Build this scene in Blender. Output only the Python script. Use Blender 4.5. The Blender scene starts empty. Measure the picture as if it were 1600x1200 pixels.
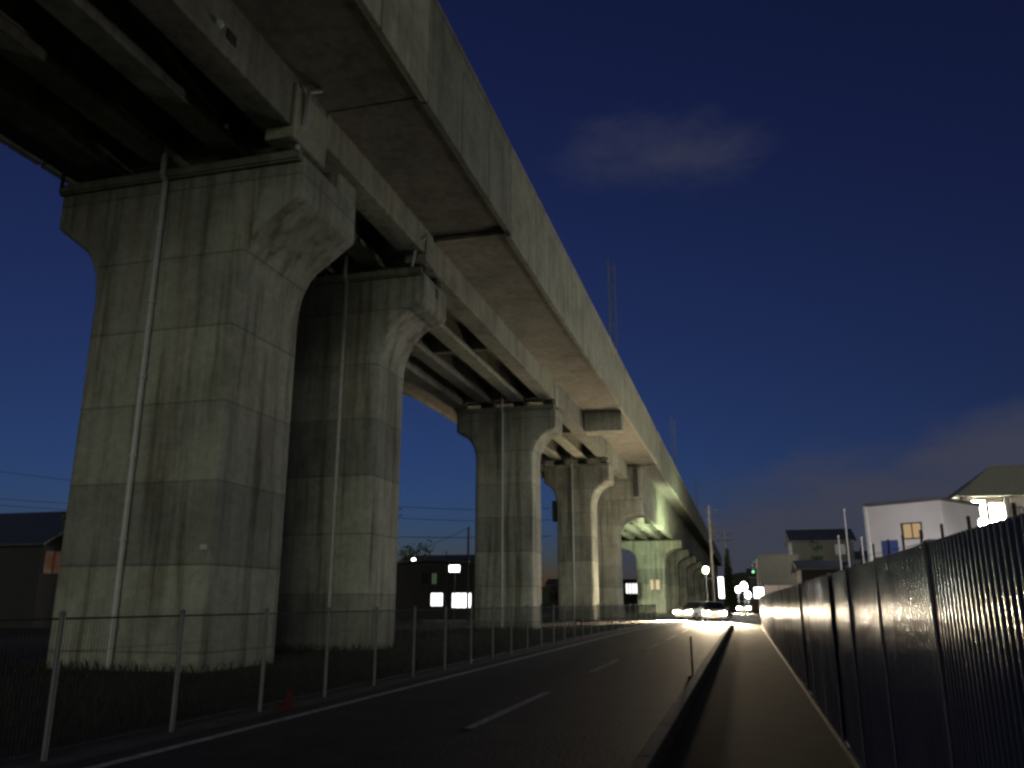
import bpy, bmesh, math, random
from mathutils import Vector, Matrix
random.seed(7)
K = .15                     # lamps are set for exposure 0; the picture is a long exposure (+2.74 stops)
R = math.radians
sc = bpy.context.scene
col = sc.collection

# ------------------------------------------------------------------ helpers
class MB:
    def __init__(s): s.v = []; s.f = []
    def add(s, vs, fs):
        n = len(s.v); s.v += [tuple(p) for p in vs]; s.f += [tuple(i + n for i in f) for f in fs]
        return s
    def box(s, x0, x1, y0, y1, z0, z1):
        return s.add([(x0,y0,z0),(x1,y0,z0),(x1,y1,z0),(x0,y1,z0),(x0,y0,z1),(x1,y0,z1),(x1,y1,z1),(x0,y1,z1)],
              [(3,2,1,0),(4,5,6,7),(0,1,5,4),(1,2,6,5),(2,3,7,6),(3,0,4,7)])
    def prism_y(s, poly, y0, y1):            # polygon in X-Z, counter-clockwise seen from -Y
        n = len(poly)
        vs = [(x, y0, z) for x, z in poly] + [(x, y1, z) for x, z in poly]
        fs = [tuple(range(n)), tuple(range(2*n-1, n-1, -1))]
        for i in range(n):
            j = (i+1) % n; fs.append((j, i, i+n, j+n))
        return s.add(vs, fs)
    def prism_x(s, poly, x0, x1):            # polygon in Y-Z
        n = len(poly)
        vs = [(x0, y, z) for y, z in poly] + [(x1, y, z) for y, z in poly]
        fs = [tuple(range(n-1, -1, -1)), tuple(range(n, 2*n))]
        for i in range(n):
            j = (i+1) % n; fs.append((i, j, j+n, i+n))
        return s.add(vs, fs)
    def cyl(s, p0, p1, r0, r1=None, n=10, cap=True):
        r1 = r0 if r1 is None else r1
        a, b = Vector(p0), Vector(p1); d = (b-a).normalized()
        u = d.cross(Vector((0,0,1)) if abs(d.z) < .9 else Vector((1,0,0))).normalized(); w = d.cross(u)
        vs = []
        for c, r in ((a, r0), (b, r1)):
            for i in range(n):
                t = 2*math.pi*i/n; vs.append(c + (u*math.cos(t) + w*math.sin(t))*r)
        fs = [(i, (i+1) % n, (i+1) % n + n, i+n) for i in range(n)]
        if cap: fs += [tuple(range(n-1, -1, -1)), tuple(range(n, 2*n))]
        return s.add(vs, fs)
    def tube(s, pts, r, n=8):
        for a, b in zip(pts, pts[1:]): s.cyl(a, b, r, n=n)
        return s
    def sphere(s, c, r, n=10, m=7, sz=1.0):
        vs = []; fs = []
        for j in range(m+1):
            p = math.pi*j/m
            for i in range(n):
                t = 2*math.pi*i/n
                vs.append((c[0]+r*math.sin(p)*math.cos(t), c[1]+r*math.sin(p)*math.sin(t), c[2]+r*sz*math.cos(p)))
        for j in range(m):
            for i in range(n):
                fs.append((j*n+i, (j+1)*n+i, (j+1)*n+(i+1) % n, j*n+(i+1) % n))
        return s.add(vs, fs)
    def mesh(s, name):
        me = bpy.data.meshes.new(name); me.from_pydata(s.v, [], s.f); me.validate(); me.update(); return me
    def build(s, name, mat, parent=None, bevel=0, smooth=False, seg=2, angle=50):
        me = s.mesh(name)
        bm = bmesh.new(); bm.from_mesh(me); bmesh.ops.recalc_face_normals(bm, faces=bm.faces); bm.to_mesh(me); bm.free()
        o = bpy.data.objects.new(name, me); col.objects.link(o)
        me.materials.append(mat)
        if parent: o.parent = parent
        if smooth:
            for p in me.polygons: p.use_smooth = True
        if bevel:
            b = o.modifiers.new('Bevel', 'BEVEL'); b.width = bevel; b.segments = seg; b.limit_method = 'ANGLE'; b.angle_limit = R(angle)
        return o

def tag(o, label=None, cat=None, group=None, kind=None):
    if label: o['label'] = label
    if cat: o['category'] = cat
    if group: o['group'] = group
    if kind: o['kind'] = kind
    return o
def empty(name, loc=(0,0,0), rz=0, label=None, cat=None, group=None):
    o = bpy.data.objects.new(name, None); col.objects.link(o)
    o.location = loc; o.rotation_euler = (0,0,rz); o.empty_display_size = .3
    return tag(o, label, cat, group)
def copy_tree(o, parent=None):
    c = o.copy(); col.objects.link(c)
    if parent: c.parent = parent
    for ch in list(o.children): copy_tree(ch, c)
    return c

# ------------------------------------------------------------------ materials
def newmat(name):
    m = bpy.data.materials.new(name); m.use_nodes = True
    nt = m.node_tree; b = nt.nodes['Principled BSDF']
    return m, nt, b
def N(nt, t, **k):
    n = nt.nodes.new(t)
    for a, v in k.items():
        if a.startswith('_'): setattr(n, a[1:], v)
        else: n.inputs[a.replace('_', ' ')].default_value = v
    return n
def ramp(nt, stops):
    r = nt.nodes.new('ShaderNodeValToRGB'); e = r.color_ramp.elements
    while len(e) < len(stops): e.new(.5)
    for el, (p, c) in zip(e, stops): el.position = p; el.color = c if len(c) == 4 else (*c, 1)
    return r
def simple(name, c, rough=.7, metal=0, var=.25, scale=3.0, spec=.5, bump=0):
    m, nt, b = newmat(name); L = nt.links
    g = N(nt, 'ShaderNodeNewGeometry')
    n = N(nt, 'ShaderNodeTexNoise', Scale=scale, Detail=5.0, Roughness=.6); L.new(g.outputs['Position'], n.inputs['Vector'])
    r = ramp(nt, [(.3, [x*(1-var) for x in c]), (.7, [min(1, x*(1+var)) for x in c])])
    L.new(n.outputs['Fac'], r.inputs['Fac']); L.new(r.outputs['Color'], b.inputs['Base Color'])
    b.inputs['Roughness'].default_value = rough; b.inputs['Metallic'].default_value = metal
    b.inputs['Specular IOR Level'].default_value = spec
    if bump:
        bp = N(nt, 'ShaderNodeBump', Strength=bump, Distance=.02); n2 = N(nt, 'ShaderNodeTexNoise', Scale=scale*12, Detail=4.0)
        L.new(g.outputs['Position'], n2.inputs['Vector']); L.new(n2.outputs['Fac'], bp.inputs['Height']); L.new(bp.outputs['Normal'], b.inputs['Normal'])
    return m
def emit(name, c, s):
    m, nt, b = newmat(name)
    b.inputs['Base Color'].default_value = (.05,.05,.05,1)
    b.inputs['Emission Color'].default_value = (*c, 1); b.inputs['Emission Strength'].default_value = s*K
    return m
def concrete(name, base, lift=1.9, streak=.5, joints=True):
    m, nt, b = newmat(name); L = nt.links
    g = N(nt, 'ShaderNodeNewGeometry'); P = g.outputs['Position']
    sep = N(nt, 'ShaderNodeSeparateXYZ'); L.new(P, sep.inputs[0])
    oi = N(nt, 'ShaderNodeObjectInfo')
    # big blotches
    n1 = N(nt, 'ShaderNodeTexNoise', Scale=.55, Detail=6.0, Roughness=.62); L.new(P, n1.inputs['Vector'])
    # vertical runs
    mp = N(nt, 'ShaderNodeMapping'); mp.inputs['Scale'].default_value = (2.6, 2.6, .16); L.new(P, mp.inputs['Vector'])
    n2 = N(nt, 'ShaderNodeTexNoise', Scale=1.0, Detail=5.0, Roughness=.6); L.new(mp.outputs[0], n2.inputs['Vector'])
    n3 = N(nt, 'ShaderNodeTexNoise', Scale=4.5, Detail=8.0, Roughness=.75); L.new(P, n3.inputs['Vector'])
    r1 = ramp(nt, [(.3, (.62,.62,.60)), (.5, (.92,.92,.92)), (.72, (1.12,1.1,1.06))]); L.new(n1.outputs['Fac'], r1.inputs['Fac'])
    r2 = ramp(nt, [(.33, (1-streak,1-streak*1.05,1-streak*1.12)), (.5, (.95,.95,.94)), (.7, (1.08,1.08,1.08))]); L.new(n2.outputs['Fac'], r2.inputs['Fac'])
    r3 = ramp(nt, [(.34, (.8,.8,.79)), (.66, (1.14,1.14,1.14))]); L.new(n3.outputs['Fac'], r3.inputs['Fac'])
    def mul(a, c):
        x = N(nt, 'ShaderNodeMix', _data_type='RGBA', _blend_type='MULTIPLY'); x.inputs[0].default_value = 1
        L.new(a, x.inputs[6])
        if isinstance(c, tuple): x.inputs[7].default_value = c
        else: L.new(c, x.inputs[7])
        return x.outputs[2]
    c = mul(r1.outputs['Color'], (*base, 1)); c = mul(c, r2.outputs['Color']); c = mul(c, r3.outputs['Color'])
    # pour lifts: one tone each, with a dark seam between them
    d = N(nt, 'ShaderNodeMath', _operation='DIVIDE'); L.new(sep.outputs['Z'], d.inputs[0]); d.inputs[1].default_value = lift
    ad = N(nt, 'ShaderNodeMath', _operation='MULTIPLY_ADD'); L.new(oi.outputs['Random'], ad.inputs[0]); ad.inputs[1].default_value = 3.0; L.new(d.outputs[0], ad.inputs[2])
    fl = N(nt, 'ShaderNodeMath', _operation='FLOOR'); L.new(ad.outputs[0], fl.inputs[0])
    wn = N(nt, 'ShaderNodeTexWhiteNoise', _noise_dimensions='1D'); L.new(fl.outputs[0], wn.inputs['W'])
    r4 = ramp(nt, [(0, (.74,.74,.75)), (1, (1.14,1.13,1.08))]); L.new(wn.outputs['Value'], r4.inputs['Fac'])
    c = mul(c, r4.outputs['Color'])
    if joints:
        fr = N(nt, 'ShaderNodeMath', _operation='FRACT'); L.new(ad.outputs[0], fr.inputs[0])
        r5 = ramp(nt, [(0, (.45,.44,.42)), (.012, (.6,.6,.58)), (.03, (1,1,1))]); L.new(fr.outputs[0], r5.inputs['Fac'])
        c = mul(c, r5.outputs['Color'])
    if joints:
        # rusty runs coming down from the cap
        mp3 = N(nt, 'ShaderNodeMapping'); mp3.inputs['Scale'].default_value = (1.7, 1.7, .07); mp3.inputs['Location'].default_value = (7, 3, 1); L.new(P, mp3.inputs['Vector'])
        n5 = N(nt, 'ShaderNodeTexNoise', Scale=1.0, Detail=4.0, Roughness=.6); L.new(mp3.outputs[0], n5.inputs['Vector'])
        r6 = ramp(nt, [(.52, (0,0,0)), (.68, (1,1,1))]); L.new(n5.outputs['Fac'], r6.inputs['Fac'])
        zr = N(nt, 'ShaderNodeMapRange'); L.new(sep.outputs['Z'], zr.inputs[0]); zr.inputs[1].default_value = 4.5; zr.inputs[2].default_value = 12; zr.inputs[4].default_value = .75
        mm = N(nt, 'ShaderNodeMath', _operation='MULTIPLY'); L.new(r6.outputs['Color'], mm.inputs[0]); L.new(zr.outputs[0], mm.inputs[1])
        x = N(nt, 'ShaderNodeMix', _data_type='RGBA'); L.new(mm.outputs[0], x.inputs[0]); L.new(c, x.inputs[6]); x.inputs[7].default_value = (.17,.125,.075,1)
        c = x.outputs[2]
        xy = N(nt, 'ShaderNodeMath', _operation='ADD'); L.new(sep.outputs['X'], xy.inputs[0]); L.new(sep.outputs['Y'], xy.inputs[1])
        pp = N(nt, 'ShaderNodeMath', _operation='PINGPONG'); L.new(xy.outputs[0], pp.inputs[0]); pp.inputs[1].default_value = .45
        r7 = ramp(nt, [(0, (.82,.82,.8)), (.03, (1,1,1))]); L.new(pp.outputs[0], r7.inputs['Fac'])
        c = mul(c, r7.outputs['Color'])
    L.new(c, b.inputs['Base Color'])
    b.inputs['Roughness'].default_value = .88; b.inputs['Specular IOR Level'].default_value = .25
    bp = N(nt, 'ShaderNodeBump', Strength=.25, Distance=.02); L.new(n3.outputs['Fac'], bp.inputs['Height']); L.new(bp.outputs['Normal'], b.inputs['Normal'])
    return m

M = {}
M['pier'] = concrete('pier_concrete', (.315,.33,.285), 1.95, .55)
M['girder'] = concrete('girder_concrete', (.30,.305,.25), 9.0, .35, False)
M['slab'] = concrete('slab_concrete', (.27,.258,.215), 9.0, .3, False)
M['parapet'] = concrete('parapet_concrete', (.34,.35,.285), 9.0, .28, False)
M['steel'] = simple('galvanised_steel', (.12,.125,.13), .6, .3, .2)
M['pipe'] = simple('grey_plastic_pipe', (.42,.43,.41), .5, 0, .15)
M['seal'] = simple('joint_seal', (.06,.055,.048), .9, 0, .3)
M['postdark'] = simple('weathered_post_steel', (.22,.225,.22), .75, 0, .4, 4.0, .25)
M['darkmetal'] = simple('dark_metal', (.05,.05,.05), .6, .3)
M['rubber'] = simple('rubber', (.02,.02,.02), .8)
M['asphalt'] = simple('asphalt', (.036,.034,.036), .8, 0, .35, 1.3, .25, .5)
M['walk'] = simple('sidewalk_asphalt', (.021,.0165,.016), .9, 0, .4, 1.8, .08, .5)
M['verge'] = simple('verge_concrete', (.085,.078,.072), .85, 0, .4, 2.0, .3, .3)
M['soil'] = simple('dry_soil', (.038,.033,.026), .95, 0, .5, .8, .2, .5)
M['kerb'] = simple('kerb_concrete', (.09,.085,.08), .8, 0, .3, 2.0, .3, .2)
M['paint'] = simple('worn_road_paint', (.34,.34,.33), .7, 0, .5, 6.0)
M['grass'] = simple('weed_leaves', (.025,.029,.016), .8, 0, .5, 2.0, .2)
M['leaf'] = simple('tree_leaves', (.045,.06,.03), .8, 0, .5, 1.0, .2)
M['bark'] = simple('bark', (.06,.05,.04), .9)
M['hill'] = simple('far_hill', (.03,.04,.025), .95)
M['wallwhite'] = simple('white_plaster', (.66,.62,.62), .8, 0, .06, 1.0)
M['wallgrey'] = simple('grey_siding', (.1,.1,.09), .8, 0, .12, 1.0)
M['walldark'] = simple('dark_siding', (.03,.029,.028), .8, 0, .15, 1.0)
M['wallpink'] = simple('pinkish_plaster', (.5,.42,.41), .8, 0, .08, 1.0)
M['wallorangelit'] = simple('orange_lit_siding', (.4,.2,.09), .8, 0, .12, 1.0)  # orange light falling on the wall is put into its colour
M['roofdark'] = simple('dark_roof_tile', (.055,.058,.07), .5, 0, .25, 4.0)
M['roofolive'] = simple('olive_roof_tile', (.36,.36,.27), .6, 0, .2, 4.0)
M['glass'] = simple('dark_window_glass', (.02,.022,.025), .08, 0, .1, 1.0, .6)
M['bluedoor'] = simple('blue_shutter', (.06,.09,.28), .5, 0, .1, 2.0)
M['red'] = simple('red_plastic', (.06,.005,.005), .9)
M['pole'] = simple('pole_concrete', (.22,.22,.2), .8, 0, .2, 3.0)
M['pale'] = simple('pale_paint', (.6,.6,.58), .5, 0, .1, 3.0)
M['tyre'] = simple('tyre_rubber', (.02,.02,.02), .8)
M['rim'] = simple('alloy', (.5,.5,.5), .3, .9)
M['carwhite'] = simple('white_car_paint', (.7,.7,.7), .25, 0, .03)
M['carblack'] = simple('black_car_paint', (.02,.02,.022), .2, 0, .03)
M['carsilver'] = simple('silver_car_paint', (.4,.41,.42), .25, .5, .03)
M['head'] = emit('headlight_lens', (1,.84,.6), 1800)
M['tail'] = emit('taillight_lens', (1,.03,.04), 14)
M['lampw'] = emit('white_lamp', (.95,1,.93), 40)
M['lampg'] = emit('pale_green_lamp', (.72,1,.55), 60)
M['siggreen'] = emit('green_signal', (.25,1,.35), 2.2)
M['winbright'] = emit('lit_window_bright', (1,.97,.82), 65)
M['winwarm'] = emit('lit_window_warm', (1,.66,.32), .4)
M['winorange'] = emit('lit_window_orange', (1,.4,.2), .035)
M['windim'] = emit('lit_window_dim', (.6,.9,.5), .08)
M['shop'] = emit('lit_shop_front', (.95,1,.98), 3.5)
M['signlit'] = emit('lit_sign_panel', (.93,1,.98), 8)
M['signwarm'] = emit('warm_lit_panel', (1,.72,.4), .6)
M['streakw'] = emit('lit_tube', (1,.97,.88), 3)

# glossy painted corrugated sheet
def sheetmat():
    m, nt, b = newmat('painted_corrugated_steel'); L = nt.links
    g = N(nt, 'ShaderNodeNewGeometry')
    mp = N(nt, 'ShaderNodeMapping'); mp.inputs['Scale'].default_value = (1, 1, .25); L.new(g.outputs['Position'], mp.inputs['Vector'])
    n = N(nt, 'ShaderNodeTexNoise', Scale=2.5, Detail=6.0, Roughness=.65); L.new(mp.outputs[0], n.inputs['Vector'])
    r = ramp(nt, [(.3, (.30,.315,.30)), (.7, (.46,.47,.44))]); L.new(n.outputs['Fac'], r.inputs['Fac']); L.new(r.outputs['Color'], b.inputs['Base Color'])
    r2 = ramp(nt, [(.3, (.14,)*3), (.7, (.28,)*3)]); L.new(n.outputs['Fac'], r2.inputs['Fac']); L.new(r2.outputs['Color'], b.inputs['Roughness'])
    b.inputs['Specular IOR Level'].default_value = .6
    mp2 = N(nt, 'ShaderNodeMapping'); mp2.inputs['Scale'].default_value = (1, 1, 5); L.new(g.outputs['Position'], mp2.inputs['Vector'])
    n4 = N(nt, 'ShaderNodeTexNoise', Scale=1.3, Detail=3.0, Roughness=.55); L.new(mp2.outputs[0], n4.inputs['Vector'])
    bp = N(nt, 'ShaderNodeBump', Strength=1.0, Distance=.007); L.new(n4.outputs['Fac'], bp.inputs['Height']); L.new(bp.outputs['Normal'], b.inputs['Normal'])
    return m
M['sheet'] = sheetmat()

# ------------------------------------------------------------------ ground, road, pavement
def struct(o): o['kind'] = 'structure'; return o
g = MB().box(-1400, 1400, -300, 1900, -1.0, -.03).build('ground', M['soil']); struct(g)
rd = MB()
ys = [-30] + list(range(0, 64, 3)) + [66]
def fx(y): return -6.75 + max(0, (y-36)/26)**2*1.0           # line of the left fence
for a, b_ in zip(ys, ys[1:]):
    rd.add([(fx(a)+.35, a, 0), (-1.0, a, 0), (-1.0, b_, 0), (fx(b_)+.35, b_, 0)], [(0,1,2,3)])
road = struct(rd.build('road', M['asphalt']))
cross = struct(MB().add([(-90,66,-.002),(60,66,-.002),(60,84,-.002),(-90,84,-.002)], [(0,1,2,3)]).build('crossing_street', M['asphalt']))
far = struct(MB().add([(-6.6,84,0),(-1.2,84,0),(8.0,420,0),(-1.0,420,0)], [(0,1,2,3)]).build('far_road', M['asphalt']))
walk = struct(MB().box(-.86, .93, -30, 60, -.3, .0).build('sidewalk', M['walk']))
struct(MB().add([(-4,60.01,-.004),(3,60.01,-.004),(3,66,-.004),(-4,66,-.004)], [(0,1,2,3)]).build('corner_pavement', M['walk']))
vg = MB()
for a, b_ in zip(ys[:-1], ys[1:-1]):
    vg.add([(fx(a)-.45, a, -.012), (fx(a)+.352, a, -.012), (fx(b_)+.352, b_, -.012), (fx(b_)-.45, b_, -.012)], [(0,1,2,3)])
struct(vg.build('verge', M['verge']))
ln = MB()
for a, b_ in zip(ys[:-1], ys[1:-1]):
    x0, x1 = fx(a)+.72, fx(b_)+.72
    ln.add([(x0, a, .004), (x0+.14, a, .004), (x1+.14, b_, .004), (x1, b_, .004)], [(0,1,2,3)])
ln.build('edge_line', M['paint'], road)
for y0 in (1.7, 10.3, 18.9, 27.2, 35.6, 44.0, 52.4):
    x = -3.42 if y0 < 26 else -3.2
    MB().add([(x,y0,.004),(x+.13,y0,.004),(x+.13,y0+4.3,.004),(x,y0+4.3,.004)], [(0,1,2,3)]).build('centre_dash', M['paint'], road)
kb = MB()
y = -20.0
while y < 60:
    kb.box(-1.02, -.865, y, y+1.993, -.2, .17); y += 2.0
struct(kb.build('kerb', M['kerb'], bevel=.02))

# ------------------------------------------------------------------ viaduct piers
def cove(xa, xb, za, zb, n=9):
    return [(xa + (xb-xa)*(1-math.cos(t)), za + (zb-za)*math.sin(t)) for t in [math.pi/2*i/n for i in range(n+1)]]
def pier(label, y0, y1, xl, xr, cl, cr, zt, zb, zc, pipe_x=None, hard=False, bev=.16, conduit=True, group='concrete viaduct piers'):
    cx = (xl+xr)/2
    t = empty('viaduct_pier', (cx, (y0+y1)/2, 0), 0, label, 'bridge pier', group)
    ox, oy = cx, (y0+y1)/2
    if hard:
        rc = [(xr, zc)] + [(xr+.03, zc+.45), (xr+.13, zc+.9), (xr+.32, zc+1.3), (xr+.55, zc+1.55)] + [(cr, zb)]
        lc = [(xl, zc)] + [(xl-.03, zc+.45), (xl-.13, zc+.9), (xl-.3, zc+1.3), (xl-.5, zc+1.55)] + [(cl, zb)]
    else:
        rc = cove(xr, cr, zc, zb); lc = cove(xl, cl, zc, zb)
    poly = [(xl, -.4), (xr, -.4)] + rc + [(cr, zt), (cl, zt)] + lc[::-1]
    poly = [(x-ox, z) for x, z in poly]
    MB().prism_y(poly, y0-oy, y1-oy).build('shaft', M['pier'], t, bevel=bev, seg=3, angle=40)
    if conduit:
        m = MB().box(cl-ox+.02, cr-ox-.02, y0-oy-.16, y0-oy+.02, zt-.2, zt+.02)
        m.box(cl-ox+.02, cr-ox-.02, y0-oy-.12, y0-oy+.02, zt-.26, zt-.2)
        m.build('cable_trough', M['girder'], t, bevel=.02)
    for gx in (-10.55, -12.45, -14.5, -16.5):
        if cl+.3 < gx < cr-.1:
            for q in (-.85, .4): MB().box(gx-ox-.27, gx-ox+.27, q, q+.45, zt, zt+.4).build('bearing', M['rubber'], t)
    if pipe_x is not None:
        p = pipe_x-ox; f = y0-oy-.1
        pm = MB().tube([(p, f, .0), (p, f, zt-.32), (p, f-.14, zt-.2), (p, f-.14, zt+.7)], .075)
        o = pm.build('drainpipe', M['pipe'], t, smooth=False)
        for k in range(int(zt/2)): MB().cyl((p, f, .9+2*k), (p, f, .98+2*k), .098).build('pipe_collar', M['pipe'], o)
    return t, ox, oy
p1, ox, oy = pier('nearest massive concrete pier with pale drainpipe down its stained front face', 16.9, 20.05, -16.05, -11.8, -17.6, -10.15, 12.65, 11.45, 9.1, -14.15, hard=True, bev=.1)
# raised rear bench of the cap, kerb pipe at its end, small plaque
MB().box(-10.17-ox-.9, -10.19-ox, 18.86-oy, 20.04-oy, 12.6, 13.2).build('cap_bench', M['pier'], p1, bevel=.04)
pm = MB().tube([(-10.2-ox, 16.7-oy, 12.6), (-10.2-ox, 16.7-oy, 12.95), (-10.06-ox, 16.72-oy, 13.3), (-10.0-ox, 16.75-oy, 14.3), (-9.8-ox, 17.0-oy, 14.46)], .06)
pm.build('drainpipe', M['pipe'], p1)
MB().tube([(-17.45-ox, 16.7-oy, 12.6), (-17.45-ox, 16.7-oy, 14.4)], .05).build('drainpipe', M['darkmetal'], p1)
MB().box(-12.08-ox, -11.9-ox, 16.86-oy, 16.91-oy, 2.66, 2.78).build('plaque', M['pipe'], p1, bevel=.01)
p2, ox, oy = pier('second pier from the camera, darker front and a small square hole in its cap end', 25.4, 28.0, -16.0, -11.8, -17.4, -10.15, 12.9, 11.6, 9.45, -13.05, bev=.3)
MB().box(-10.16-ox, -10.135-ox, 26.65-oy, 26.92-oy, 12.25, 12.6).build('cap_hole', M['rubber'], p2)  # solid dark block, its colour gives the shade inside the hole
MB().tube([(-10.5-ox, 25.2-oy, 12.9), (-10.4-ox, 25.2-oy, 13.5), (-10.05-ox, 25.2-oy, 14.0)], .05).build('drainpipe', M['pipe'], p2)
pier('third pier from the camera, slimmer shaft with a brown stained front', 46.7, 49.1, -15.0, -11.5, -16.25, -10.1, 12.8, 11.4, 9.6, -13.27, bev=.2)
p4, ox, oy = pier('fourth pier from the camera with a box hung on its left side', 67.4, 70.0, -14.5, -11.55, -15.6, -10.0, 12.55, 11.05, 9.0, -13.14, bev=.2)
MB().box(-15.05-ox, -14.5-ox, -.6, .2, 8.0, 9.7).build('junction_box', M['darkmetal'], p4, bevel=.03)
p5, ox, oy = pier('fifth pier, low stepped cap where the shallow deck meets the deep girders', 80.0, 83.6, -14.6, -11.4, -16.2, -8.85, 11.05, 9.6, 8.0, None, bev=.2, conduit=False)
MB().box(-15.5-ox, -9.15-ox, 80.1-oy, 81.2-oy, 11.0, 14.15).build('back_wall', M['pier'], p5, bevel=.03)
MB().box(-9.6-ox, -9.13-ox, 79.98-oy, 80.09-oy, 11.3, 14.0).build('cable_trough', M['darkmetal'], p5)  # dark upright strip over the right end of the back wall
pier('greenish lit T shaped pier beyond the crossing street under deep girders', 118.0, 121.2, -14.2, -10.3, -16.4, -7.9, 9.8, 8.7, 7.0, None, bev=.25, conduit=False)
names = ['first', 'second', 'third', 'fourth', 'fifth']
for i, yy in enumerate((141, 163, 186, 210, 236)):
    pier('grey pier far down the viaduct, %s behind the greenish lit one' % names[i], yy, yy+3, -15.2, -10.2, -16.6, -8.3, 9.8, 8.5, 7.0, None, bev=.2, conduit=False)

# ------------------------------------------------------------------ viaduct spans
XO, XI = -7.2, -19.8
def span(label, y0, y1, gb, deep=False, soff=14.5, endblock=0, platform=None, xs=None):
    t = empty('viaduct_span', (-13.5, (y0+y1)/2, gb), 0, label, 'bridge deck', 'concrete viaduct deck spans')
    oy = (y0+y1)/2; ox = -13.5; oz = gb
    a, b_ = y0+.03-oy, y1-.03-oy
    Z = lambda z: z-oz
    if deep:
        xs = [-16.6, -14.75, -12.9, -11.05, -9.2]
        for i, gx in enumerate(xs):
            m = MB()
            if i == 4:
                m.box(gx-.3-ox, gx+.3-ox, a, b_, Z(gb), Z(soff))
            else:
                m.box(gx-.35-ox, gx+.35-ox, a, b_, Z(gb), Z(gb+.3)).box(gx-.14-ox, gx+.14-ox, a, b_, Z(gb+.3), Z(soff))
            m.build('girder', M['girder'], t, bevel=.03)
        n = max(2, int((y1-y0)/9))
        for k in range(n+1):
            yy = a + .3 + (b_-a-.6)*k/n
            MB().box(xs[0]-ox, xs[-1]-ox, yy-.15, yy+.15, Z(gb+.5), Z(soff+.1)).build('diaphragm', M['girder'], t)
        MB().box(-8.9-ox, -8.86-ox, 94.2-oy, 94.45-oy, Z(11.4), Z(13.9)).build('downpipe', M['darkmetal'], t) if y0 < 90 else None  # dark strip marking the vertical joint line on the girder face
    else:
        xs = [-16.45, -14.5, -12.45, -10.6]
        for i, gx in enumerate(xs):
            m = MB()
            if i in (0, 3):
                m.box(gx-.42-ox, gx+.45-ox, a, b_, Z(gb), Z(soff))
            else:
                bt = [(-.38,gb),(.38,gb),(.38,gb+.25),(.13,gb+.5),(.13,soff),(-.13,soff),(-.13,gb+.5),(-.38,gb+.25)]
                m.prism_y([(gx+p-ox, Z(q)) for p, q in bt], a, b_)
            m.build('girder', M['girder'], t, bevel=.03)
        n = max(1, int((y1-y0)/9))
        for k in range(n+1):
            yy = a + .3 + (b_-a-.6)*k/n
            MB().box(xs[0]-ox, xs[-1]-ox, yy-.18, yy+.18, Z(gb+.3), Z(soff+.1)).build('diaphragm', M['girder'], t)
        if endblock:
            MB().box(-10.9-ox, -10.09-ox, b_-endblock, b_-.02, Z(gb-.3), Z(soff-.25)).build('end_block', M['parapet'], t, bevel=.03)
    MB().box(XI+.2-ox, XO-.2-ox, a, b_, Z(soff), Z(soff+.42)).build('deck_slab', M['slab'], t)
    MB().box(XI+.4-ox, XO-.5-ox, a+.3, b_-.3, Z(soff+.42), Z(soff+.9)).build('track_bed', M['soil'], t)
    for side in (1, -1):
        m = MB()
        e = (XO if side > 0 else XI)-ox
        s = -side
        def bx(d0, d1, q0, q1, z0, z1):
            u, v = e+s*d0, e+s*d1
            m.box(min(u, v), max(u, v), q0, q1, Z(z0), Z(z1))
        bx(.07, .2, a, b_, soff-.2, 17.7)
        # panels stand proud of the wall behind, with open joints; coping runs along the top
        L_ = b_-a; n = max(1, round(L_/3.05)); st = L_/n
        for k in range(n):
            q0, q1 = a+k*st+.04, a+(k+1)*st-.04
            if k == n-1 and endblock: 
                bx(0, .07, q0, q1-1.14, soff-.22, 17.15); bx(0, .07, q1-1.06, q1, soff-.22, 17.15)
            else: bx(0, .07, q0, q1, soff-.22, 17.15)
            if side > 0 and y0 < 60 and k:
                MB().box(e-.045, e-.01, a+k*st-.035, a+k*st+.035, Z(soff-.2), Z(17.13)).build('joint_seal', M['seal'], t)
        bx(.03, .07, a, b_, 17.15, 17.7)
        bx(-.02, .24, a, b_, 17.7, 17.85)
        m.build('parapet', M['parapet'], t, bevel=.012, seg=1)
    if platform:
        q0, q1 = platform
        MB().box(-10.1-ox, XO-.25-ox, q0-oy, q1-oy, Z(13.1), Z(soff-.05)).build('cross_beam', M['parapet'], t, bevel=.04)
    return t
s0 = span('nearest deck span overhead, ending above the nearest pier', -9, 18.0, 13.05, endblock=1.7)
MB().box(.0+3.33, 3.37, 13.4-4.5, 13.75-4.5, .42, .68).build('weep_hole', M['rubber'], s0)  # dark block on the girder face, coloured like a shaded hole
MB().sphere((3.42, 8.55, .5), .09).build('hole_plug', M['pale'], s0)
span('short deck span between the nearest and the second pier', 18.0, 26.4, 13.5, endblock=.9)
span('deck span between the second and the third pier', 26.4, 48.0, 13.2, soff=14.35, endblock=.9)
span('deck span from third to fourth pier with pale cross beam under its edge', 48.0, 68.6, 13.1, platform=(56.6, 58.0), endblock=.9)
span('short deck span just before the deep girders begin', 68.6, 80.05, 13.0)
span('long deep girder span lit yellow green over the crossing street', 80.05+1.2, 119.6, 9.95, deep=True, soff=14.4)
for i, (a, b_) in enumerate(((119.6,142.5),(142.5,164.5),(164.5,187.5),(187.5,211.5),(211.5,237.5),(237.5,330))):
    span('distant deck span receding past the greenish lit pier, %s beyond it' % (names+['sixth'])[i], a, b_, 9.95, deep=True)
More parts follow.
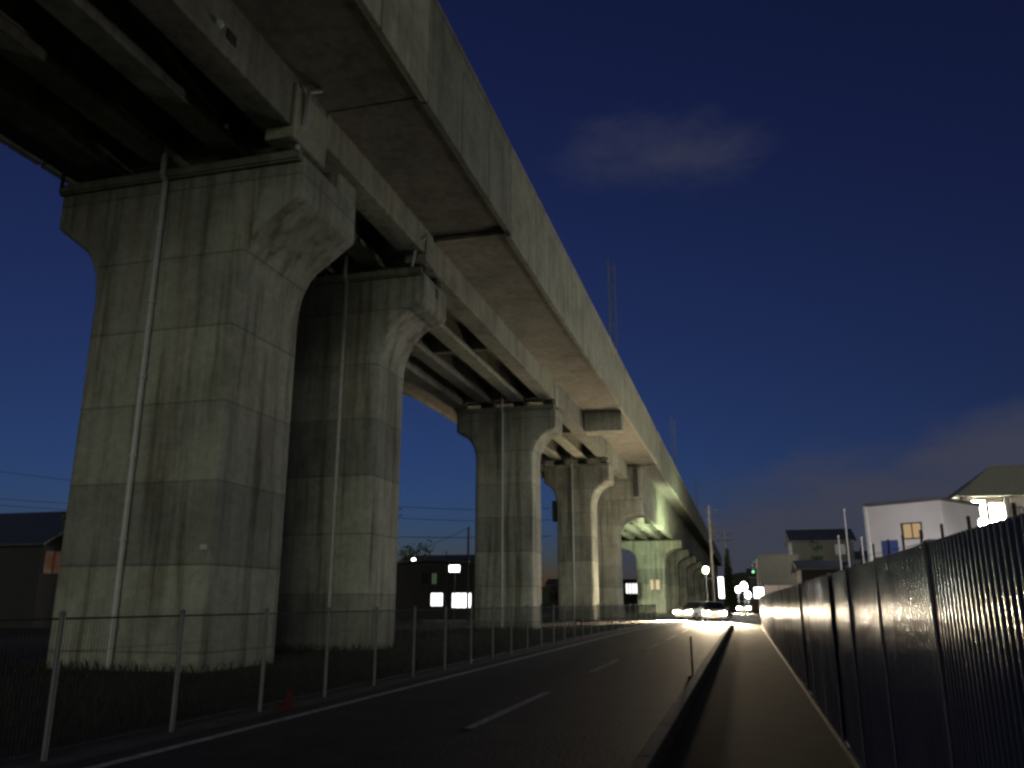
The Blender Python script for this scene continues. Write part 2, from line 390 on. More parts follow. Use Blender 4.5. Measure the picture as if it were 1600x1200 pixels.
# masts of the overhead line stand on the deck
def mast(y, label):
    t = empty('catenary_mast', (-8.15, y, 14.9), 0, label, 'mast', 'catenary masts on the viaduct')
    m = MB().box(-.27,-.17,-.07,.07,0,12.1).box(.17,.27,-.07,.07,0,11.6)
    for k in range(8): m.box(-.17,.17,-.02,.02,.8+1.5*k,.86+1.5*k)
    m.build('post', M['steel'], t)
    MB().tube([(-.3,0,5.4),(-1.9,0,5.9)], .05).tube([(-.3,0,6.4),(-1.9,0,5.95)], .04).tube([(-1.9,0,5.4),(-1.9,0,6.5)], .05).build('bracket_arm', M['steel'], t)
    MB().cyl((-.55,0,5.42),(-.95,0,5.6),.11).cyl((-.55,0,6.28),(-.95,0,6.2),.11).build('insulator', M['pale'], t)
mast(59, 'nearest steel mast rising from the parapet against the blue sky')
mast(117, 'second steel mast, fainter, farther along the parapet')
mast(175, 'farthest steel mast low over the end of the parapet')

# ------------------------------------------------------------------ left mesh fence
fence = empty('mesh_fence', (-6.75, 30, 0), 0, 'low galvanised wire mesh fence with slim posts along the left of the road', 'fence')
fy = [1.45+1.94*k for k in range(31)]
def lp(x, y, z): return (x+6.75, y-30, z)
for yy in fy:
    x = fx(yy)
    m = MB().cyl(lp(x, yy, -.1), lp(x, yy, 1.37), .03, n=8).sphere(lp(x, yy, 1.375), .036, 8, 4)
    m.build('post', M['steel'], fence)
for ya, yb in zip(fy, fy[1:]):
    xa, xb = fx(ya), fx(yb); m = MB()
    def at(t, z): return lp(xa+(xb-xa)*t-.03, ya+(yb-ya)*t, z)
    for z in (.06, 1.33): m.cyl(at(.01, z), at(.99, z), .011, n=5, cap=False)
    for z in (.38, .7, 1.0): m.cyl(at(.0, z), at(1, z), .0024, n=3, cap=False)
    for k in range(1, 40): m.cyl(at(k/40, .06), at(k/40, 1.33), .0028, n=3, cap=False)
    m.build('mesh_panel', M['darkmetal'], fence)

# weeds behind the fence
gm = MB(); rnd = random.Random(3)
def blade(x, y, h, w):
    a = rnd.uniform(0, 6.28); dx, dy = math.cos(a)*w, math.sin(a)*w; lx, ly = rnd.uniform(-.5,.5)*h, rnd.uniform(-.5,.5)*h
    gm.add([(x-dx,y-dy,-.05),(x+dx,y+dy,-.05),(x+lx*.5+dx*.6,y+ly*.5+dy*.6,h*.62),(x+lx,y+ly,h)], [(0,1,2),(0,2,3)])
for _ in range(15000):
    y = 3+60*rnd.random()**1.4; x = fx(y)-.5-rnd.random()**1.3*13
    d = .5+.5*math.sin(x*1.7+y*.9)*math.sin(y*.5-x*.3)
    blade(x, y, rnd.uniform(.04,.16)+.26*d*d*rnd.random()**2, rnd.uniform(.006,.016))
for px, py, r_ in ((-13.5,16,4.2),(-13.5,24.6,4),(-12.8,45.5,3.5),(-12.5,66,3.2)):
    for _ in range(500):
        x = px+rnd.gauss(0,.55)*r_; y = py+rnd.gauss(0,1)*.7
        blade(x, y, rnd.uniform(.05,.28), rnd.uniform(.006,.016))
w = gm.build('weeds', M['grass']); tag(w, 'dark rough weeds growing behind the mesh fence', 'weeds', kind='stuff')

# ------------------------------------------------------------------ right hoarding
hoard = empty('metal_hoarding', (.97, 26, 0), 0, 'glossy dark corrugated metal hoarding along the right of the pavement', 'fence')
def sheet_mesh(L_, h, bow=0.0):
    m = MB(); n = 0; pitch = .076; k = int(round(L_/pitch)); cols = []
    for i in range(k):
        for f, d in ((0,0),(.1,.0),(.26,.013),(.36,.016),(.5,.0165),(.64,.016),(.74,.013),(.9,.0)): cols.append(((i+f)*pitch, d))
    cols.append((k*pitch, 0))
    vs = []
    cols = [(y, d + bow*4*(y/L_)*(1-y/L_)) for y, d in cols]
    for y, d in cols: vs += [(-d, y, .05), (-d, y, h)]
    fs = [(2*i, 2*i+2, 2*i+3, 2*i+1) for i in range(len(cols)-1)]
    nv = len(vs)
    vs += [(.02, 0, .05), (.02, L_, .05), (.02, L_, h), (.02, 0, h)]; fs.append((nv, nv+3, nv+2, nv+1))
    m.add(vs, fs); return m
PW = 24*.076
pans = []
for bow in (.012, -.01, .006, .018):
    o = sheet_mesh(PW, 1.8, bow).build('sheet_panel', M['sheet'], hoard); pans.append(o)
    for p in o.data.polygons: p.use_smooth = True
npan = 32
for k in range(npan):
    o = pans[k] if k < 4 else rnd.choice(pans).copy()
    if k > 3: col.objects.link(o); o.parent = hoard
    o.location = (rnd.uniform(-.006,.006)-.0, -28.5+k*(PW+.006), rnd.uniform(-.004,.004))
    o.rotation_euler = (0, R(rnd.uniform(-.3,.3)), R(rnd.uniform(-.75,.75)))
for k in range(npan+1):  # posts added proud of the sheets to break up the headlight reflections
    q = -28.5+k*(PW+.006); MB().box(-.036, .06, q-.03, q+.03, -.1, 1.815).build('joint_post', M['postdark'], hoard, bevel=.008)
bm_ = MB(); y = -28.4
while y < 30: bm_.box(-.07, -.03, y, y+.98, -.05, .05); y += 1.0
bm_.build('base_strip', M['kerb'], hoard, bevel=.01)

# wire fence behind the hoarding
wf = empty('wire_fence', (3, 18, 0), 0, 'thin wire fence with dark posts showing above the metal hoarding', 'fence')
pts = [8.6, 10.5, 12.5, 14.1, 15.7, 17.4, 19.1, 21.2, 23.4]
for yy in pts:
    MB().cyl((0, yy-18, -.1), (0, yy-18, 2.62+.022*(yy-12.5)), .024, n=6).build('post', M['darkmetal'], wf)
m = MB()
for z in (1.2, 1.7, 2.05, 2.4):
    for a, b_ in zip(pts, pts[1:]): m.cyl((0,a-18,z+.02*(a-12.5)), (0,b_-18,z+.02*(b_-12.5)), .006, n=4, cap=False)
m.build('wire', M['darkmetal'], wf)

# ------------------------------------------------------------------ houses
wb = M['winbright']
def house(name, label, cx, cy, rz, w_, d_, eave, ridge, wall, roof, wins=(), flat=False, over=.35, group=None, cat='house', base=-.05, axis='x'):
    t = empty(name, (cx, cy, 0), rz, label, cat, group)
    x, y = w_/2, d_/2
    if flat:
        MB().box(-x, x, -y, y, base, eave).build('wall', wall, t, bevel=.02)
        MB().box(-x-.06, x+.06, -y-.06, y+.06, eave, eave+.16).build('roof', roof, t, bevel=.02)
    elif axis == 'x':
        MB().prism_x([(-y, base), (y, base), (y, eave), (0, ridge-.12), (-y, eave)], -x, x).build('wall', wall, t)
        s = (ridge-eave)/y
        MB().prism_x([(-y-over, eave-s*over), (0, ridge), (y+over, eave-s*over), (y+over, eave-s*over+.16), (0, ridge+.17), (-y-over, eave-s*over+.16)], -x-over, x+over).build('roof', roof, t)
    else:
        MB().prism_y([(-x, base), (x, base), (x, eave), (0, ridge-.12), (-x, eave)], -y, y).build('wall', wall, t)
        s = (ridge-eave)/x
        MB().prism_y([(-x-over, eave-s*over), (0, ridge), (x+over, eave-s*over), (x+over, eave-s*over+.16), (0, ridge+.17), (-x-over, eave-s*over+.16)], -y-over, y+over).build('roof', roof, t)
    for face, u0, u1, z0, z1, mat in wins:
        def pl(m, u0, u1, z0, z1, d0, d1):
            if face == 'f': m.box(u0, u1, -y-d1, -y-d0, z0, z1)
            elif face == 'l': m.box(-x-d1, -x-d0, u0, u1, z0, z1)
            elif face == 'r': m.box(x+d0, x+d1, u0, u1, z0, z1)
            return m
        wn = pl(MB(), u0, u1, z0, z1, -.02, .025).build('window', mat, t)
        fm = MB()
        for q in ((u0-.06,u0,z0-.06,z1+.06),(u1,u1+.06,z0-.06,z1+.06),(u0,u1,z0-.06,z0),(u0,u1,z1,z1+.06),((u0+u1)/2-.025,(u0+u1)/2+.025,z0,z1)):
            pl(fm, *q, -.01, .06)
        fm.build('frame', M['pale'] if mat is wb else M['darkmetal'], wn)
    return t
# white house
h1 = house('white_house', 'white flat topped house with a blue door and one warm lit window behind the hoarding', 0, 0, math.atan2(.8,.6), 4.4, 4.0, 6.35, 0, M['wallwhite'], M['wallgrey'],
      [('l', -.9, .0, 4.6, 5.3, M['winwarm'])], flat=True)
h1.location = (9.66+2.2*.6-2*.8, 45+2.2*.8+2*.6, 0)
MB().box(-2.23, -2.19, .35, 1.25, 3.2, 4.55).build('door', M['bluedoor'], h1, bevel=.02)
MB().box(-2.26, -2.18, 1.88, 2.02, 0, 6.4).build('downpipe', M['pale'], h1)
# pink house with bright windows
wb = M['winbright']
h2 = house('pink_house', 'pinkish house with olive hip roof and glaring white windows at the right edge', 19.6, 64, R(0), 10.6, 7, 8.15, 0, M['wallpink'], M['roofolive'],
      [('f', -4.75, -4.0, 6.0, 7.9, wb), ('f', -3.75, -2.95, 6.1, 7.7, wb), ('f', -1.3, 2.0, 6.6, 7.7, wb), ('l', -2.4, 1.6, 5.8, 7.6, wb), ('f', -2.3,-1.8,6.9,7.4,M['glass'])], flat=True)  # the left side pane is added to light the viaduct
h2.scale = (1.13, 1.13, 1.13); h2.location = (22.2, 72.5, -.2)
rf = [o for o in h2.children if o.name.startswith('roof')][0]
bpy.data.objects.remove(rf)
MB().add([(-5.8,-4,8.15),(5.8,-4,8.15),(5.8,4,8.15),(-5.8,4,8.15),(-2.4,0,10.7),(2.4,0,10.7)], [(0,3,2,1),(0,1,5,4),(1,2,5),(2,3,4,5),(3,0,4)]).build('roof', M['roofolive'], h2)
MB().cyl((-2.85,-3.6,0),(-2.85,-3.6,8.1),.06).cyl((-2.5,-3.6,0),(-2.5,-3.6,8.1),.05).build('downpipe', M['pale'], h2)
# mid buildings to the right of the road end
house('grey_box_building', 'plain grey flat roofed building beside the lit signal pole', 3.15, 81, 0, 3.3, 6, 5.4, 0, M['wallgrey'], M['wallgrey'], [('f', -1.4, 1.1, 1.9, 2.9, M['wallpink'])], flat=True, cat='building')
house('small_house', 'dim pale house with dark gabled roof behind the grey box building', 8.2, 96, 0, 6, 7, 7.6, 8.9, M['wallgrey'], M['roofdark'], [('f', 1.2, 2.2, 6.2, 7.2, M['glass'])])
house('dark_shed', 'long dark low shed directly behind the far part of the hoarding', 6.3, 66, 0, 4.6, 6, 3.7, 4.3, M['walldark'], M['roofdark'], [('f', -1.5, -.5, 1.5, 2.6, M['glass'])], cat='shed')
# left
house('dark_house', 'dark house with bluish tiled roof at the far left behind the fence', -47.6, 46, R(0), 13, 8, 5.0, 7.2, M['walldark'], M['roofdark'], [('r', -3.8, -2.4, 3.2, 4.5, M['winorange']), ('f', 1.0, 3.0, 1.0, 2.6, M['glass'])])
house('orange_lit_house', 'small house with an orange lit wall glimpsed between the nearest and second piers', -38.5, 64, R(0), 7.5, 7, 5.3, 6.6, M['wallorangelit'], M['roofdark'], [('f', 2.6, 3.2, 1.6, 2.3, M['windim'])])
house('dark_shop', 'long dark shop with two glaring lit fronts between the second and third piers', -26.5, 74.5, 0, 13, 9, 4.5, 5.0, M['walldark'], M['roofdark'],
      [('f', .15, 1.2, 1.15, 2.2, M['shop']), ('f', 2.1, 3.8, 1.0, 2.2, M['shop']), ('f', -.8, -.2, 3.0, 4.0, M['glass']), ('f', .2, .6, 3.0, 3.9, M['windim'])], axis='y', cat='shop')
house('dark_hut', 'black little hut seen between the third and fourth piers', -15.7, 74, 0, 1.5, 2, 2.95, 3.3, M['walldark'], M['roofdark'], [('f', -.3, .3, 1.6, 2.2, M['glass'])], cat='hut')
house('lit_hall', 'low hall with four tall lit tubes seen between the fifth and the greenish pier', -20.5, 155, 0, 8, 8, 5.2, 0, M['walldark'], M['roofdark'],
      [('f', q, q+.28, 2.9, 4.6, M['streakw']) for q in (.45, 1.0, 1.55, 2.05)], flat=True, cat='hall')
# far right small houses
for i, (x, y, w_, d_, e, r_, l) in enumerate(((15, 105, 8, 8, 5.2, 7.0, 'far dim house right of the small pale house, with dark roof'),
                                              (26, 120, 9, 8, 5.5, 7.4, 'far dim house behind the white flat topped house'),
                                              (-36, 100, 10, 9, 5.0, 7.0, 'far dark house behind the second pier'),
                                              (-58, 88, 12, 9, 4.6, 6.4, 'far dark house behind the nearest pier'),
                                              (3.5, 150, 5, 8, 5.4, 6.8, 'distant dark house closing the end of the road on the right'))):
    house('far_house', l, x, y, 0, w_, d_, e, r_, M['walldark'] if i > 1 else M['wallgrey'], M['roofdark'], [('f', -1.5, -.3, 1.5, 2.7, M['glass'])], group='far dim houses')

# ------------------------------------------------------------------ trees
def tree(x, y, h, r, label, n=900, seed=0, conical=False, cat='tree'):
    t = empty('leafy_tree', (x, y, 0), 0, label, cat, 'dark trees')
    rr = random.Random(seed)
    tr = MB().cyl((0,0,-.2), (.05,.02,h*.5), .16, .1).cyl((.05,.02,h*.5), (0,0,h*.85), .1, .03)
    for k in range(5):
        a = rr.uniform(0, 6.28); z = h*rr.uniform(.35,.65)
        tr.cyl((0,0,z), (math.cos(a)*r*.6, math.sin(a)*r*.6, z+r*.4), .06, .02, n=6)
    tr.build('trunk', M['bark'], t)
    m = MB()
    cl = [(rr.gauss(0,.42)*r, rr.gauss(0,.42)*r, h*.62+rr.gauss(0,.17)*h, rr.uniform(.25,.5)*r) for _ in range(14)]
    for _ in range(n):
        if conical:
            z = h*(.15+.85*rr.random()); q = r*(1.05-z/h)*math.sqrt(rr.random()); a = rr.uniform(0,6.28); c = (q*math.cos(a), q*math.sin(a), z)
        else:
            cx, cy, cz, cr = rr.choice(cl); v = Vector((rr.gauss(0,1), rr.gauss(0,1), rr.gauss(0,1))).normalized()*cr*rr.random()**.4
            c = (cx+v.x, cy+v.y, cz+v.z)
        s = rr.uniform(.08,.2); u = Vector((rr.gauss(0,1), rr.gauss(0,1), rr.gauss(0,1))).normalized(); w2 = u.orthogonal().normalized()
        c = Vector(c); m.add([c-u*s-w2*s*.5, c+u*s-w2*s*.5, c+u*s+w2*s*.5, c-u*s+w2*s*.5], [(0,1,2,3)])
    m.build('crown', M['leaf'], t)
tree(-39.8, 44, 8.4, 1.2, 'slim dark tree close to the left edge of the nearest pier', 600, 1)
tree(-33.5, 70, 5.6, 2.0, 'low dark tree between the nearest and second piers', 700, 2)
tree(-31.5, 82, 6.6, 2.6, 'rounded dark tree behind the left end of the shop', 900, 3)
tree(-25.5, 86, 6.0, 2.4, 'rounded dark tree behind the right end of the shop', 900, 4)
tree(-1.35, 88, 6.6, .9, 'narrow dark conifer behind the tall utility pole', 900, 5, True)
tree(6.6, 84, 6.4, 1.5, 'bushy dark tree on the right side of the grey box building', 800, 6)
tree(5.9, 55, 3.6, 1.8, 'bushy dark shrub above the hoarding before the low shed', 900, 7)
tree(8.4, 57, 3.5, 1.8, 'bushy dark shrub above the hoarding left of the white house', 900, 8)
tree(-17.5, 100, 5.5, 2.2, 'dark tree between the fourth and fifth piers', 700, 9)
hm = MB(); hp = []
for i in range(61):
    x = -420+14*i; hp.append((x, 10+10*abs(math.sin(i*.37))*abs(math.sin(i*.11+1))+2*math.sin(i*1.3)))
hm.prism_y([(-420,-1),(420,-1)]+[(x, z) for x, z in hp[::-1]], 600, 640)
struct(hm.build('hills', M['hill']))

# ------------------------------------------------------------------ poles, wires, lamps
def upole(x, y, h, label, trans=False, r=.13, cat='utility pole', arms=2, mat='pole'):
    t = empty('utility_pole', (x, y, 0), 0, label, cat, 'utility poles')
    MB().cyl((0,0,-.2),(0,0,h), r, r*.65, n=12).build('pole_shaft', M[mat], t)
    for k in range(arms): MB().box(-.8,.8,-.05,.05,h-.4-.6*k,h-.3-.6*k).build('crossarm', M['darkmetal'], t)
    if trans: MB().cyl((.3,-.2,h-2.6),(.3,-.2,h-1.7),.24).build('transformer', M['darkmetal'], t)
upole(-2.55, 77, 9.9, 'tall utility pole with a transformer beside the crossing street', True)
upole(-1.6, 90, 8.6, 'shorter utility pole just past the tall transformer pole', False, .12)
upole(-21.7, 66, 7.5, 'thick dark pole standing before the shop, close to the third pier', False, .12, arms=0, mat='darkmetal')
upole(-23.6, 66, 5.6, 'thin short pole standing before the shop fronts', False, .06, arms=0, mat='darkmetal')
upole(-31.0, 72, 10.2, 'utility pole hidden beside the second pier', False)
upole(-16.3, 90, 6.8, 'thin pole between the third and fourth piers', False, .06, arms=1)
for i, (x, y, z, lab) in enumerate(((4.6, 40, 5.5, 'tallest thin pale pole left of the white house'), (4.35, 41, 4.4, 'thin pale pole, left of the tallest pale one'), (5.2, 40, 4.25, 'thin pale pole, middle one before the white house'), (5.6, 40.5, 4.0, 'shortest thin pale pole close to the white house'))):
    t = empty('flag_pole', (x, y, 0), 0, lab, 'pole', 'thin pale poles behind the hoarding')
    MB().cyl((0,0,-.1),(0,0,z),.028,.02,n=8).build('pole_shaft', M['pale'], t); MB().sphere((0,0,z),.045,8,5).build('finial', M['pale'], t)
def wire(p0, p1, sag, label, r=.02):
    m = MB(); P0, P1 = Vector(p0), Vector(p1); pts = []
    for k in range(17):
        s = k/16; p = P0.lerp(P1, s); p.z -= sag*4*s*(1-s); pts.append(p)
    m.tube(pts, r, 5); tag(m.build('overhead_wire', M['rubber']), label, 'wire', 'overhead wires')
wire((-70,50,13.6), (-31,72,10.0), .7, 'highest overhead wire crossing the sky left of the nearest pier')
wire((-70,50,10.6), (-31,72,9.2), .5, 'lower overhead wire crossing the sky left of the nearest pier')
wire((-70,49,10.0), (-31,71,8.4), .4, 'lowest overhead wire left of the nearest pier')
wire((-31,71,10.05), (-16.3,73,9.6), .2, 'highest overhead wire between the second and third piers', .025)
wire((-31,71,9.0), (-16.3,73,8.6), .2, 'middle overhead wire between the second and third piers', .025)
wire((-31,71,7.25), (-16.3,73,7.15), .1, 'lowest overhead wire between the second and third piers', .03)
wire((-28.6,70,5.6), (-21.7,66,7.4), .05, 'slanting stay wire running up to the thick dark pole', .02)

def lamp(x, y, z, label, power, color, mat, r=.22, arm=0, name='street_lamp', aim=None):
    t = empty(name, (x, y, 0), 0, label, 'street lamp', 'lit street lamps')
    MB().cyl((0,0,-.1),(0,0,z+.1), .07, .05, n=10).build('lamp_post', M['steel'], t)
    if arm: MB().tube([(0,0,z),(arm*.6,0,z+.25),(arm,0,z+.22)], .035).build('lamp_arm', M['steel'], t)
    h = MB().sphere((arm, -.12, z+.02), r, 12, 8, 1.25).build('lamp_head', mat, t, smooth=True)
    ld = bpy.data.lights.new('bulb', 'SPOT' if aim else 'POINT'); ld.energy = power*K; ld.color = color; ld.shadow_soft_size = .25
    lo = bpy.data.objects.new('bulb', ld); col.objects.link(lo); lo.parent = t; lo.location = (arm, -.12-r-.3, z-.1)
    if aim:
        ld.spot_size = R(165); ld.spot_blend = .6; lo.location = (arm-r-.2, .1, z); lo.rotation_euler = Vector(aim).to_track_quat('-Z', 'Y').to_euler()
    return t
lamp(-4.05, 100, 5.0, 'round white street lamp beside the deep girder span, highest of the lamps', 10000, (.8,1,.6), M['lampg'], .3, aim=(-1, .25, .2))
lamp(-.55, 95, 2.75, 'left one of three low white lamps at the road end', 260, (.95,1,.95), M['lampw'], .26)
lamp(.06, 97, 3.1, 'tallest of the three low white lamps at the road end', 260, (.95,1,.95), M['lampw'], .36)
lamp(.42, 93, 2.15, 'lowest and right one of three white lamps at the road end', 260, (.95,1,.95), M['lampw'], .28)
lamp(-30.05, 75, 5.2, 'small white street lamp over the dark roofs between second and third piers', 120, (1,1,1), M['lampw'], .2)
lamp(10.2, 40.2, 4.75, 'glaring white lamp added between the white and the pinkish house to light the white one', 1700, (1,.95,.97), M['lampw'], .2)  # lamp added at a glaring opening so the white house is lit
# signal pole and lit signs
sp = empty('signal_pole', (1.3, 78.5, 0), 0, 'green lit traffic signal pole at the far right corner of the crossing', 'traffic signal')
MB().cyl((0,0,-.1),(0,0,5.2),.1,.07,n=12).build('pole_shaft', M['pale'], sp)
MB().tube([(0,0,4.9),(-.35,0,4.95)], .04).build('signal_arm', M['pale'], sp)
hd = MB().box(-.5,-.22,-.12,.1,3.9,4.85).build('signal_head', M['darkmetal'], sp, bevel=.04)
for k in range(3): MB().cyl((-.36,-.12,4.07+.3*k),(-.36,-.16,4.07+.3*k),.1,n=14).build('signal_lens', M['siggreen'] if k == 0 else M['glass'], hd)
def litsign(x, y, z0, z1, w_, label, mat, name='lit_sign', side=.05):
    t = empty(name, (x, y, 0), 0, label, 'sign', 'lit signs')
    MB().box(-w_/2, w_/2, -.1, .1, z0, z1).build('sign_box', M['darkmetal'], t, bevel=.03)
    MB().box(-w_/2+side, w_/2-side, -.125, -.1, z0+side, z1-side).build('sign_face', mat, t)
    MB().cyl((0,.02,-.1),(0,.02,z0), .05).build('sign_post', M['steel'], t)
litsign(1.32, 78.1, 1.75, 2.75, .95, 'square white lit sign at the foot of the signal pole', M['signlit'])
litsign(-1.85, 76, 1.75, 3.6, .5, 'tall narrow white lit sign right of the transformer pole', M['signlit'])
litsign(-11.5, 112, 2.95, 4.3, .55, 'left one of two warm lit panels before the greenish pier', M['signwarm'])
litsign(-10.75, 112, 2.95, 4.3, .6, 'right one of two warm lit panels before the greenish pier', M['signwarm'])
litsign(-22.15, 64, 3.75, 4.35, .95, 'white slanted lit board on a post before the dark shop', M['signlit'])
# kerbside post, red thing
dp = empty('delineator_post', (-1.12, 18.2, 0), 0, 'slim dark marker post standing at the kerb', 'marker post')
MB().cyl((0,0,0),(0,0,.8),.022,n=10).build('post', M['rubber'], dp); MB().cyl((0,0,.6),(0,0,.68),.024,n=10).build('reflective_band', M['verge'], dp); MB().cyl((0,0,-.01),(0,0,.03),.1,n=12).build('base_plate', M['rubber'], dp)
cn = empty('traffic_cone', (-6.5, 11.5, 0), 0, 'small red cone at the foot of the mesh fence', 'traffic cone')
MB().cyl((0,0,.03),(0,0,.26),.08,.02,n=14).build('cone_body', M['red'], cn); MB().box(-.13,.13,-.13,.13,-.015,.03).build('cone_base', M['red'], cn, bevel=.01)

# ------------------------------------------------------------------ cars
def car(paint, label, x, y, rz, lights=True, tail=True, power=60000, tilt=72, cone=64):
    t = empty('car', (x, y, 0), rz, label, 'car', 'cars at the crossing')
    # local +Y is the nose
    prof = [(-2.05,.3),(1.95,.3),(2.08,.45),(2.08,.68),(1.9,.83),(1.1,.95),(-1.85,.98),(-2.1,.86),(-2.12,.5)]
    MB().prism_x(prof, -.82, .82).build('body', paint, t, bevel=.08, seg=3, angle=25)
    gh = MB(); lo = [(-1.95,.97),(1.12,.94)]; hi = [(-1.45,1.47),(.15,1.49)]
    gh.add([(-.76,lo[0][0],lo[0][1]),(.76,lo[0][0],lo[0][1]),(.76,lo[1][0],lo[1][1]),(-.76,lo[1][0],lo[1][1]),
            (-.6,hi[0][0],hi[0][1]),(.6,hi[0][0],hi[0][1]),(.6,hi[1][0],hi[1][1]),(-.6,hi[1][0],hi[1][1])],
           [(0,1,2,3),(7,6,5,4),(0,4,5,1),(1,5,6,2),(2,6,7,3),(3,7,4,0)])
    gh.build('window_band', M['glass'], t, bevel=.05)
    MB().box(-.6,.6,-1.42,.12,1.47,1.515).build('roof', paint, t, bevel=.03)
    for sx in (-1, 1):
        for yy in (-1.28, 1.3):
            wh = MB().cyl((sx*.64,yy,.31),(sx*.84,yy,.31),.31,n=20).build('wheel', M['tyre'], t, bevel=.03)
            MB().cyl((sx*.835,yy,.31),(sx*.855,yy,.31),.2,n=14).build('rim', M['rim'], wh)
        hl = MB().box(sx*.58-.21,sx*.58+.21,2.0,2.1,.58,.76).build('headlight', M['head'] if lights else M['glass'], t, bevel=.03)
        if lights:
            ld = bpy.data.lights.new('beam', 'SPOT'); ld.energy = power*K; ld.color = (1,.78,.5); ld.spot_size = R(cone); ld.spot_blend = 1.0; ld.shadow_soft_size = .09
            lo_ = bpy.data.objects.new('beam', ld); col.objects.link(lo_); lo_.parent = t
            lo_.location = (sx*.6, 2.2, .67); lo_.rotation_euler = (R(tilt), 0, 0)
        MB().box(sx*.66-.14,sx*.66+.14,-2.15,-2.07,.68,.86).build('taillight', M['tail'] if tail else M['red'], t, bevel=.02)
        MB().box(sx*.83,sx*1.0,.72,.86,.93,1.06).build('mirror', paint, t, bevel=.03)
    MB().box(-.26,.26,2.08,2.1,.38,.52).build('number_plate', M['pale'], t)
car(M['carwhite'], 'oncoming car with glaring headlights in the near right lane at the crossing', -2.3, 67.5, R(180+4), True, False, 600000, 64, 53)
car(M['carwhite'], 'pale car swinging across the crossing with its headlights on, left of the oncoming car', -4.0, 73.5, R(152), True, True, 330000, 63, 56)
car(M['carblack'], 'dark car driving away with red tail lights, farthest left at the crossing', -4.75, 92, R(-2), True, True, 12000)
car(M['carwhite'], 'small distant oncoming car lighting the road end', .0, 118, R(176), True, False, 40000, 60, 50)

# ------------------------------------------------------------------ light and sky
city_glow = bpy.data.lights.new('city_glow', 'SUN'); city_glow.energy = .66*K; city_glow.angle = R(35); city_glow.color = (1,1,.8)  # soft stand-in for city glow behind the camera, not the dusk sun
so = bpy.data.objects.new('city_glow', city_glow); col.objects.link(so)
sd = Vector((.3, -1.0, .12)).normalized()
so.rotation_euler = sd.to_track_quat('Z', 'Y').to_euler(); so.location = (5, -30, 20)

wd = bpy.data.worlds.new('World'); sc.world = wd; wd.use_nodes = True
nt = wd.node_tree; L = nt.links; bg = nt.nodes['Background']
sky = N(nt, 'ShaderNodeTexSky', _sky_type='NISHITA'); sky.sun_disc = False; sky.sun_elevation = R(-3.0); sky.sun_rotation = R(330)
sky.air_density = 1.0; sky.dust_density = .3; sky.ozone_density = 5.0
tc = N(nt, 'ShaderNodeTexCoord'); D = tc.outputs['Generated']
sp_ = N(nt, 'ShaderNodeSeparateXYZ'); L.new(D, sp_.inputs[0])
def math_(op, a, b=None, c=None):
    n = N(nt, 'ShaderNodeMath', _operation=op)
    for i, v in enumerate((a, b, c)):
        if v is None: continue
        if isinstance(v, (int, float)): n.inputs[i].default_value = v
        else: L.new(v, n.inputs[i])
    return n.outputs[0]
def smooth(v, a, b):
    n = N(nt, 'ShaderNodeMapRange', _interpolation_type='SMOOTHSTEP'); L.new(v, n.inputs[0]); n.inputs[1].default_value = a; n.inputs[2].default_value = b
    return n.outputs[0]
mp = N(nt, 'ShaderNodeMapping'); mp.inputs['Scale'].default_value = (3.2, 3.2, 8.0); L.new(D, mp.inputs['Vector'])
nz = N(nt, 'ShaderNodeTexNoise', Scale=1.6, Detail=7.0, Roughness=.6); L.new(mp.outputs[0], nz.inputs['Vector'])
X, Y, Z = sp_.outputs
lim = math_('MULTIPLY_ADD', X, .2, .14)
edge = math_('SUBTRACT', lim, Z); edge = math_('ADD', edge, math_('MULTIPLY', math_('SUBTRACT', nz.outputs['Fac'], .5), .16))
band = math_('MULTIPLY', smooth(edge, -.02, .055), smooth(X, -.2, -.06))
band = math_('MULTIPLY', band, .9)
CLOUD = (.0, .0, .5)
cv = N(nt, 'ShaderNodeVectorMath', _operation='SUBTRACT'); L.new(D, cv.inputs[0]); cv.inputs[1].default_value = (-.055, .868, .495)
cs = N(nt, 'ShaderNodeVectorMath', _operation='MULTIPLY'); L.new(cv.outputs[0], cs.inputs[0]); cs.inputs[1].default_value = (1/.085, 1/.085, 1/.03)
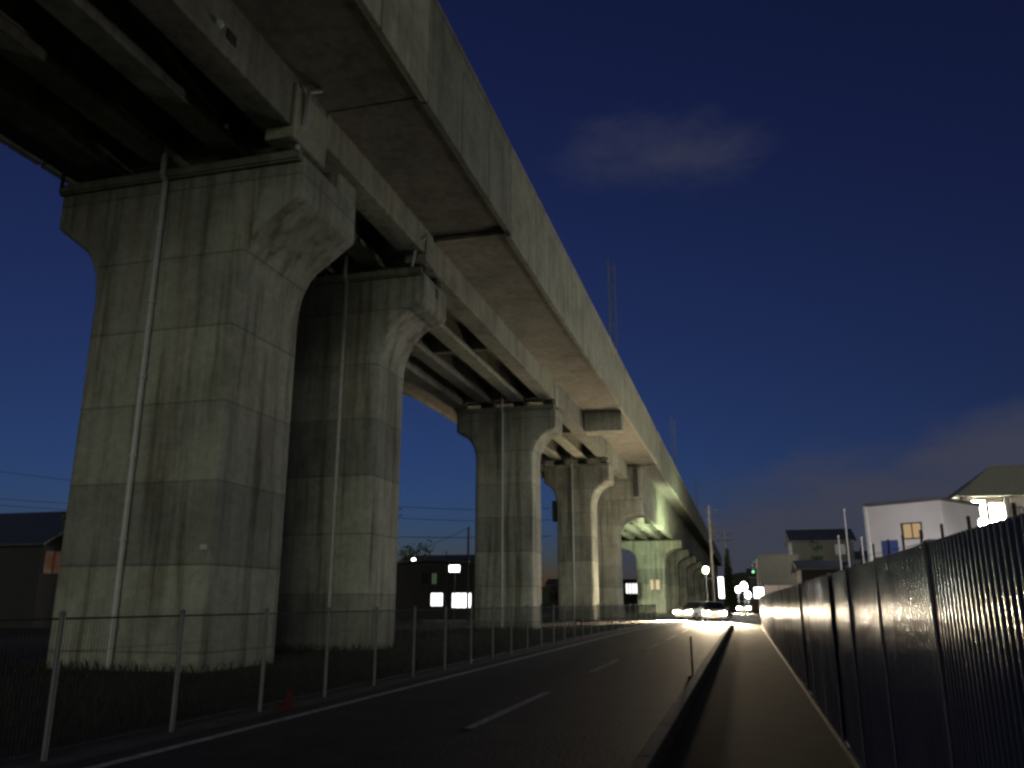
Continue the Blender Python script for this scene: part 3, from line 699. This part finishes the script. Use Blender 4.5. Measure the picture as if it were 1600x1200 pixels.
cl = N(nt, 'ShaderNodeVectorMath', _operation='LENGTH'); L.new(cs.outputs[0], cl.inputs[0])
puff = smooth(math_('ADD', cl.outputs['Value'], math_('MULTIPLY', math_('SUBTRACT', nz.outputs['Fac'], .5), 4.5)), 1.7, -.3)
puff = math_('MULTIPLY', puff, .55)
fac = math_('MAXIMUM', band, puff)
tint = N(nt, 'ShaderNodeMix', _data_type='RGBA', _blend_type='MULTIPLY'); tint.inputs[0].default_value = 1
L.new(sky.outputs[0], tint.inputs[6]); tint.inputs[7].default_value = (.88,1.1,.8,1)
hr = ramp(nt, [(0, (1.15,1.02,1.25)), (.22, (1,1,1))]); L.new(Z, hr.inputs['Fac'])
tint2 = N(nt, 'ShaderNodeMix', _data_type='RGBA', _blend_type='MULTIPLY'); tint2.inputs[0].default_value = 1
L.new(tint.outputs[2], tint2.inputs[6]); L.new(hr.outputs['Color'], tint2.inputs[7])
mx = N(nt, 'ShaderNodeMix', _data_type='RGBA'); L.new(fac, mx.inputs[0]); L.new(tint2.outputs[2], mx.inputs[6]); mx.inputs[7].default_value = (.066,.071,.105,1)
L.new(mx.outputs[2], bg.inputs['Color']); bg.inputs['Strength'].default_value = .105

# ------------------------------------------------------------------ camera and render
cd = bpy.data.cameras.new('camera'); co = bpy.data.objects.new('camera', cd); col.objects.link(co); sc.camera = co
cd.sensor_width = 36; cd.lens = 1290/1600*36; cd.clip_end = 4000; cd.clip_start = .05
co.location = (0, 0, 1.5); co.rotation_euler = (R(90+14.765), 0, R(15.222))
vs = sc.view_settings; vs.view_transform = 'Standard'; vs.look = 'None'; vs.exposure = 2.737; vs.gamma = 1; vs.use_curve_mapping = False
sc.render.engine = 'CYCLES'
cy = sc.cycles
cy.use_denoising = True
try:
    cy.denoiser = 'OPENIMAGEDENOISE'; cy.denoising_input_passes = 'RGB_ALBEDO_NORMAL'
except Exception: pass
cy.max_bounces = 6; cy.diffuse_bounces = 3; cy.glossy_bounces = 3; cy.sample_clamp_indirect = 4; cy.filter_width = 2.8
